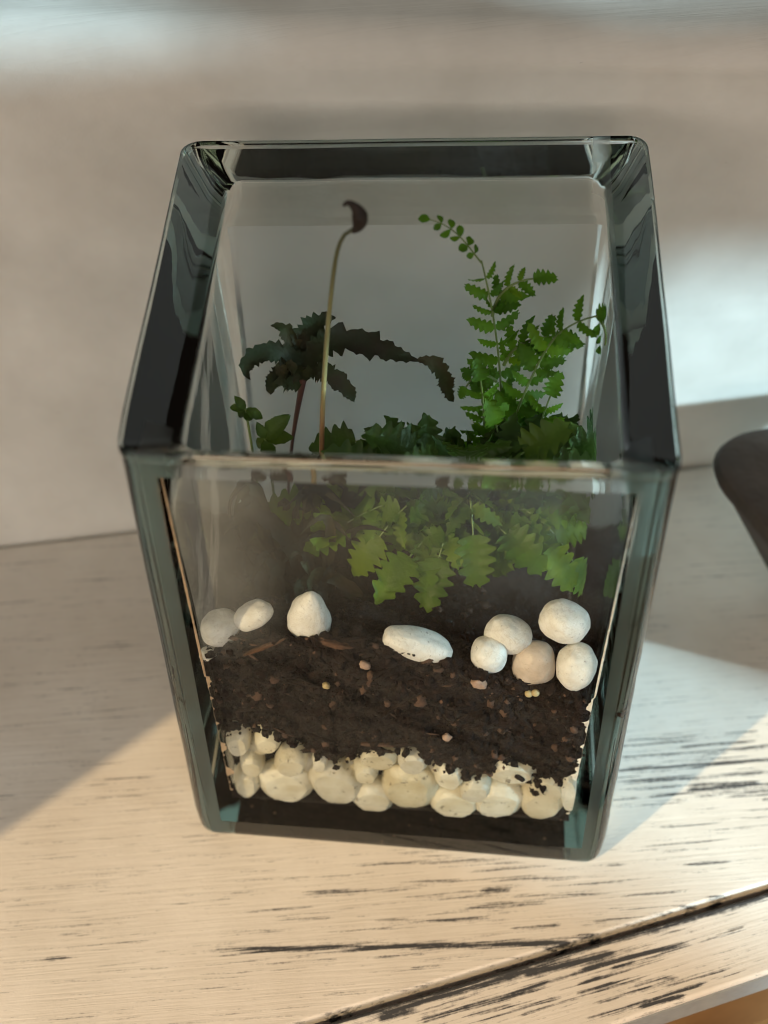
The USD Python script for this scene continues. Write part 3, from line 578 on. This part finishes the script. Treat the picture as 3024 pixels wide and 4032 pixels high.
# ---------------------------------------------------------------- drainage stones pressed to the front glass
GD = "cream drainage stones along the bottom of the vase"
DR = [(-0.0370,0.0171,0.0030,0.0063),(-0.0376,0.0347,0.0028,0.0053),(-0.0306,0.0354,0.0030,0.0039),(-0.0351,0.0254,0.0028,0.0044),(-0.0275,0.0172,0.0066,0.0080),(-0.0257,0.0265,0.0037,0.0052),(-0.0155,0.0181,0.0060,0.0090),(-0.0186,0.0282,0.0018,0.0035),(-0.0064,0.0129,0.0052,0.0060),(-0.0080,0.0241,0.0028,0.0040),(0.0025,0.0177,0.0066,0.0100),(-0.0048,0.0309,0.0045,0.0045),(0.0032,0.0297,0.0037,0.0045),(0.0131,0.0125,0.0058,0.0064),(0.0119,0.0242,0.0036,0.0050),(0.0238,0.0141,0.0060,0.0076),(0.0181,0.0185,0.0038,0.0050),(0.0342,0.0149,0.0054,0.0080),(0.0263,0.0274,0.0058,0.0046),(0.0350,0.0212,0.0042,0.0050),(0.0403,0.0192,0.0024,0.0095),
      (-.0225,.0230,.0035,.004),(-.0110,.021,.003,.005),(.0080,.0220,.003,.004),(.0190,.0250,.003,.004),(.0300,.0215,.003,.005),(-.0330,.0300,.003,.004)]
order_low = sorted([i_ for i_ in range(21) if DR[i_][1] < .0205], key=lambda i_: DR[i_][0])
order_up = sorted([i_ for i_ in range(21) if DR[i_][1] >= .0205], key=lambda i_: DR[i_][0])
ordn = "first second third fourth fifth sixth seventh eighth ninth tenth eleventh twelfth".split()
for i_, (x, z, rx, rz) in enumerate(DR):
    ry = .0040 if i_ < 21 else .003
    zz_ = z - .0017 - 1.25 * dy(x, z)
    yc = .0068 + ry * .72 + (0 if i_ < 21 else .003)
    lowrow = i_ in order_low
    c = vec(x, yc, zz_)
    v, f = pebble((0, 0, 0), (rx * 1.05, ry, rz * .90), (0, RNG.uniform(-14, 14), 0), seed=50 + i_, bump=.15, power=2.2, sub=4)
    v = v + c
    face = .0064 + .00025 * meshkit.noise(v * 400)
    v[:, 1] = np.where(v[:, 1] < face + .0003, face + .15 * np.minimum(v[:, 1] - face, 0) * 0 + .00002 * (v[:, 1] - face) / .001, v[:, 1])
    v[:, 2] = np.maximum(v[:, 2], .0079)
    v[:, 0] = np.clip(v[:, 0], -(hx(v[:, 2]) - .0003), hx(v[:, 2]) - .0003)
    v = warp(v); 
    if i_ >= 21: near = order_low[int(np.argmin([abs(DR[q][0] - x) for q in order_low]))]; lab = "cream stone set back in the gap above the %s stone of the bottom row" % ordn[order_low.index(near)]
    elif i_ in order_low: lab = ordn[order_low.index(i_)] + " cream stone from the left in the bottom row against the glass"
    else: lab = ordn[order_up.index(i_)] + " soil stained stone from the left in the upper drainage row"
    tag(obj("drainage_stone", (v, f), M["drain_stone"], smooth=True), lab, "stone", GD)

# bits in the soil
CH = [(-.0132, .0745, (.0034, .0009, .0008), (0, 18, 0), "chip", "bark_chip", "orange brown bark chip on the soil, right of the egg shaped pebble", "bark chip"),
      (-.0285, .0722, (.0050, .0007, .0006), (0, -34, 0), "chip", "bark_chip", "long brown bark sliver below the tilted oval pebble", "bark chip"),
      (-.0061, .0630, (.0008, .0007, .0017), (0, 12, 0), "chip", "bark_chip", "small upright tan bark splinter under the middle of the soil line", "bark chip"),
      (-.0070, .0672, (.0012, .0008, .0010), (0, 30, 0), "grit", "grit", "pinkish grit grain above the tan bark splinter", "grit"),
      (.0172, .0622, (.0016, .0009, .0014), (0, 40, 0), "grit", "grit", "pink brown grit lump below the leftmost pebble of the right cluster", "grit"),
      (-.0157, .0592, (.0008, .0007, .0008), (0, 0, 0), "seed", "grit", "tiny round pale grain left of the splinter in the soil", "grit"),
      (.0107, .0408, (.0010, .0007, .0010), (0, 20, 0), "grit", "grit", "pale pink grain low in the soil, above the drainage stones", "grit")]
for n_, (x, z, r, rot, m, nm, lab, cat) in enumerate(CH):
    v, f = pebble(place_front(x, .00675, z), r, rot, seed=90 + n_, bump=.42, power=2.6, sub=3)
    tag(obj(nm, (v, f), M[m], smooth=40), lab, cat)
sd = thing("seed_pair", "pair of tiny round yellow seeds under the pinkish pebble", "seed")
for x, z in ((.0279, .0590), (.0293, .0594)):
    v, f = pebble(place_front(x, .0068, z), (.0009, .0008, .0009), (0, 0, 0), seed=3, sub=2); obj("seed", (v, f), M["seed"], sd, smooth=True)

# ---------------------------------------------------------------- plants
sp = thing("bean_sprout", "tall thin sprout with bare pale stem and dark curled seed head", "sprout")
obj("stem", tube(smoothpath([(-.0195, .0445, .052), (-.0188, .0448, .075), (-.0182, .045, .0932), (-.0169, .045, .1123), (-.0152, .045, .1301), (-.0134, .045, .1442), (-.0122, .045, .1495), (-.0108, .045, .1519), (-.0097, .045, .1526)], 50), [.00072, .00062, .00055, .0005, .0004], 10), M["sprout_stem"], sp, smooth=True)
hp = smoothpath([(-.0098, .045, .1520), (-.0087, .0448, .1535), (-.0083, .0446, .1556), (-.0090, .0446, .1578), (-.0104, .0448, .1588), (-.0112, .045, .1580)], 24)
obj("seed_head", tube(hp, [.0004, .0010, .00145, .0015, .0010, .0006, .0003], 14), M["sprout_head"], sp, smooth=True)

UPV = vec(0, -.45, .9)
def frond(parent, path, pairs, size, m, start=.12, seed=0, shape="fan", stem_r=.0004, taper=(.75, 1, .35), ang=62, sm=None, tip=True):
    p = smoothpath(path, 40); fr_ = obj("frond", tube(p, [stem_r, stem_r * .5], 6), sm or M["green_stem"], parent, smooth=True)
    t = np.gradient(p, axis=0); rg = np.random.default_rng(seed)
    for k in range(pairs):
        u = start + (1 - start) * (k + .2) / pairs; i_ = min(int(u * 39), 39); tt = unit(t[i_])
        up = unit(UPV - (UPV @ tt) * tt + rg.normal(0, .12, 3)); sd_ = unit(np.cross(tt, up)); sz = size * np.interp(u, [0, .35, 1], taper)
        for sg in (-1, 1):
            a = math.radians(ang + rg.uniform(-14, 14)); al = math.cos(a) * tt + math.sin(a) * sg * sd_ - .12 * up * rg.uniform(0, 1)
            L = sz * rg.uniform(.7, 1.2)
            v, f = blade(p[i_] + sg * sd_ * stem_r * .5, al, up + rg.normal(0, .25, 3), L, L * (rg.uniform(.29, .37) if shape == "pinna" else (rg.uniform(.33, .42) if L > .0085 else rg.uniform(.27, .35)) if shape == "lacy" else rg.uniform(.34, .44)), shape, .3, rg.uniform(.1, .4), int(rg.integers(1e6)))
            obj("leaflet", (v, f), m, fr_, smooth=True)
    if tip:
        v, f = blade(p[-1], t[-1], UPV, size * taper[2] * 1.2, size * taper[2] * .5, shape, .3, .3, seed + 5); obj("leaflet", (v, f), m, fr_, smooth=True)
    return fr_

clump = thing("creeping_fern", "low bushy bright green fern clump behind the pebbles in the middle of the vase", "fern")
CC = vec(.013, .047, .052)
ENDS = [(-.020, .029, .0755), (-.012, .026, .0735), (-.005, .024, .0715), (.0015, .021, .0685), (.0078, .021, .0685), (.015, .024, .073), (.022, .026, .0715), (.0305, .025, .0680), (.037, .0255, .0635), (.039, .034, .080),
        (.002, .038, .0960), (.013, .036, .0975), (.025, .037, .0970), (.035, .041, .0945), (-.011, .043, .0925), (.040, .050, .090), (.007, .030, .088), (.020, .030, .088), (-.006, .032, .085), (.031, .033, .085)]
for n_, e in enumerate(ENDS):
    e = np.array(e) + (vec(0, .006, .0105) if e[1] < .0345 else vec(0, .003, .002)); mid = (CC + e) / 2 + vec(0, -.001, .012 + .004 * (n_ % 3)); q = CC + (mid - CC) * .45 + vec(0, .001, .004)
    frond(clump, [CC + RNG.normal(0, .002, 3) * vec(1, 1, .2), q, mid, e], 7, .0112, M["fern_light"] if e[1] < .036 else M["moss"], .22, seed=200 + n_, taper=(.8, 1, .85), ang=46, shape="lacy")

tall = thing("upright_fern", "tall bright green fern with climbing fronds on the right side of the vase", "fern")
F_ = dict(shape="lacy", m=M["fern"])
frond(tall, [(.021, .062, .045), (.0212, .06, .0804), (.0208, .06, .0893), (.0197, .06, .1034), (.0180, .06, .1167), (.0162, .06, .1267), (.0147, .06, .1335)], 14, .0078, start=.30, seed=301, taper=(.95, 1.0, .50), ang=72, tip=False, **F_)
frond(tall, [(.0147, .06, .1330), (.0118, .06, .1374), (.009, .06, .1408), (.0043, .06, .1435)], 5, .0022, M["fern"], .15, seed=302, taper=(.8, 1, .9), ang=62, stem_r=.0002)
frond(tall, [(.022, .058, .05), (.0224, .055, .0886), (.0248, .055, .1005), (.028, .055, .1118), (.0313, .055, .1190), (.0352, .055, .1225), (.0385, .055, .1240)], 15, .0064, start=.34, seed=303, taper=(.9, 1, .75), ang=64, **F_)
frond(tall, [(.0385, .055, .1240), (.0402, .0545, .1215), (.0408, .054, .1170)], 2, .0034, M["fern"], .2, seed=304, taper=(1, 1, .8))
frond(tall, [(.020, .056, .05), (.017, .053, .080), (.0165, .052, .098), (.0155, .052, .108)], 10, .0070, start=.35, seed=305, taper=(.9, 1, .6), ang=66, **F_)
frond(tall, [(.023, .056, .05), (.026, .052, .078), (.0285, .052, .094), (.0305, .053, .103)], 10, .0066, start=.35, seed=306, taper=(.9, 1, .7), ang=66, **F_)
frond(tall, [(.0175, .061, .118), (.021, .062, .1255), (.0255, .062, .1275)], 4, .0050, start=.1, seed=307, taper=(1, 1, .8), ang=55, **F_)
frond(tall, [(.0205, .06, .105), (.026, .06, .1125), (.031, .06, .1135)], 5, .0056, start=.1, seed=308, taper=(1, 1, .8), ang=58, **F_)
frond(tall, [(.019, .058, .102), (.0150, .057, .1045), (.0125, .056, .1020)], 4, .0050, start=.1, seed=309, taper=(1, 1, .6), ang=58, **F_)
frond(tall, [(.021, .052, .05), (.022, .048, .075), (.021, .047, .090), (.019, .047, .100)], 10, .0072, start=.3, seed=310, taper=(.9, 1, .7), ang=66, **F_)

dk = thing("dark_leaf_plant", "dark olive plant with thin reddish stem and long drooping serrated leaf", "plant")
obj("stem", tube(smoothpath([(-.0285, .058, .042), (-.0271, .06, .0769), (-.0254, .06, .0875), (-.0232, .06, .0991)], 24), [.0005, .00035, .0004, .0008], 8), M["red_stem"], dk, smooth=True)
LV = [([(-.0232, .06, .0985), (-.0245, .0598, .1045), (-.0300, .059, .1080), (-.0340, .058, .1065), (-.0345, .0575, .1010)], .0022),
      ([(-.0232, .06, .0995), (-.0205, .0605, .1065), (-.0160, .061, .1100), (-.0100, .061, .1095), (-.004, .060, .1080), (.0025, .059, .1065)], .0026),
      ([(.0020, .059, .1068), (.0055, .0592, .1056), (.0078, .0596, .1010), (.0098, .060, .0935)], .0017),
      ([(-.0228, .06, .1000), (-.0185, .0585, .1030), (-.0145, .0575, .1005), (-.0118, .057, .0958)], .0020),
      ([(-.0235, .06, .1000), (-.0275, .0588, .1025), (-.0300, .058, .0990), (-.0305, .0578, .0965)], .0018),
      ([(-.0235, .06, .1000), (-.0255, .0625, .1075), (-.0275, .064, .1105), (-.0300, .0645, .1105)], .0018),
      ([(-.0230, .06, .0990), (-.0225, .0625, .1070), (-.0200, .065, .1110), (-.0160, .066, .1120)], .0030),
      ([(-.0232, .06, .0985), (-.0260, .0585, .1020), (-.0255, .057, .1050), (-.0235, .0565, .1060)], .0030)]
for n_, (pth, w) in enumerate(LV): obj("leaf", ribbon(pth, w * 1.12, vec(.1, -.62, .78), .55, n_ * 3 + 1, n=48), M["dark_leaf"], dk, smooth=True)

def seedling(label, base, top, leaves, m=M["moss"]):
    t_ = thing("seedling", label, "seedling"); obj("stem", tube(smoothpath([base, (np.array(base) + top) / 2 + vec(.0006, 0, 0), top], 12), [.0004, .0003], 6), M["green_stem"], t_, smooth=True)
    for n_, (a, L) in enumerate(leaves):
        v, f = blade(top, a, vec(0, -.5, .8), L, L * .3, "oval", .3, .4, n_ + 3); obj("leaf", (v, f), m, t_, smooth=True)
seedling("small seedling with a drooping green tuft in the left rear of the vase", (-.0355, .055, .045), vec(-.0352, .052, .0975), [((-.9, 0, .2), .0035), ((.8, -.2, -.3), .0042), ((.3, -.2, -.9), .004), ((-.4, 0, .8), .0035), ((-.6, -.2, -.6), .003)])
seedling("small seedling with pointed green leaves left of the reddish stem", (-.0312, .052, .045), vec(-.0312, .050, .0905), [((.5, 0, .8), .0075), ((.9, -.1, .3), .0058), ((-.5, 0, -.5), .0042), ((.2, -.3, -.9), .0060), ((-.2, 0, .7), .0040)])

# withered dark leaves in the left half, seen through the front pane
wd = thing("withered_plant", "clump of withered dark brown leaves behind the egg shaped pebble", "plant")
rg = np.random.default_rng(5)
for n_ in range(70):
    b = vec(rg.uniform(-.030, -.010), rg.uniform(.030, .040), .052); e = vec(b[0] + rg.normal(-.001, .006), rg.uniform(.026, .042), rg.uniform(.062, .094))
    e[0] = np.clip(e[0], -.036, -.008)
    mid = (b + e) / 2 + vec(rg.normal(0, .003), -.001, .004); d_ = e + vec(rg.normal(0, .004), -.002, rg.uniform(-.008, .002))
    obj("leaf", ribbon([b, mid, e, d_], rg.uniform(.0010, .0022), vec(.1, -.8, .5), .3, 60 + n_), M["brown_leaf"] if n_ % 3 else M["dark_leaf"], wd, smooth=True)
for pth in ([(-.030, .036, .055), (-.0365, .034, .075), (-.0375, .033, .085), (-.0355, .032, .092), (-.033, .033, .094)], [(-.028, .036, .06), (-.033, .034, .07), (-.037, .033, .073)]):
    obj("stem", tube(smoothpath(pth, 24), [.0005, .0003], 6), M["brown_leaf"], wd, smooth=True)

# ---------------------------------------------------------------- dark pot at the right edge
def pot():
    a = math.radians(15); ex = vec(math.cos(a), math.sin(a)); ey = vec(math.cos(math.radians(-62)), math.sin(math.radians(-62)))
    c0_ = vec(.0700, .0990)
    def loop(half_in, z, r):
        q = rrect(half_in, .085 - half_in, half_in, .085 - half_in, r, z, 8, 8); out = q.copy()
        out[:, 0] = c0_[0] + q[:, 0] * ex[0] + q[:, 1] * ey[0]; out[:, 1] = c0_[1] + q[:, 0] * ex[1] + q[:, 1] * ey[1]; return out
    L = [loop(.021, .0006, .008), loop(.0195, .0012, .009), loop(.004, .036, .015), loop(.0012, .040, .017), loop(.0006, .0425, .017), loop(.0016, .0445, .0165), loop(.0035, .0452, .016), loop(.013, .0450, .012), loop(.0145, .0440, .011), loop(.016, .034, .010), loop(.024, .010, .006)]
    V = np.vstack(L); m = len(L[0]); i_ = np.arange(len(L) - 1)[:, None]; j_ = np.arange(m)[None]; k_ = (j_ + 1) % m
    A, B, C, D = [x.ravel() for x in (i_ * m + j_, i_ * m + k_, (i_ + 1) * m + k_, (i_ + 1) * m + j_)]
    F = np.vstack([np.stack([A, B, C], 1), np.stack([A, C, D], 1)])
    V = np.vstack([V, L[0].mean(0), L[-1].mean(0)]); j_ = np.arange(m); k_ = (j_ + 1) % m
    F = np.vstack([F, np.stack([np.full(m, len(V) - 2), k_, j_], 1), np.stack([np.full(m, len(V) - 1), (len(L) - 1) * m + j_, (len(L) - 1) * m + k_], 1)])
    t = trimesh.Trimesh(V, F, process=False)
    return V, (F if t.volume > 0 else F[:, ::-1])
tag(obj("clay_pot", pot(), M["pot"], smooth=40), "dark grey brown square clay pot with rounded corner cut off by the right edge", "pot")
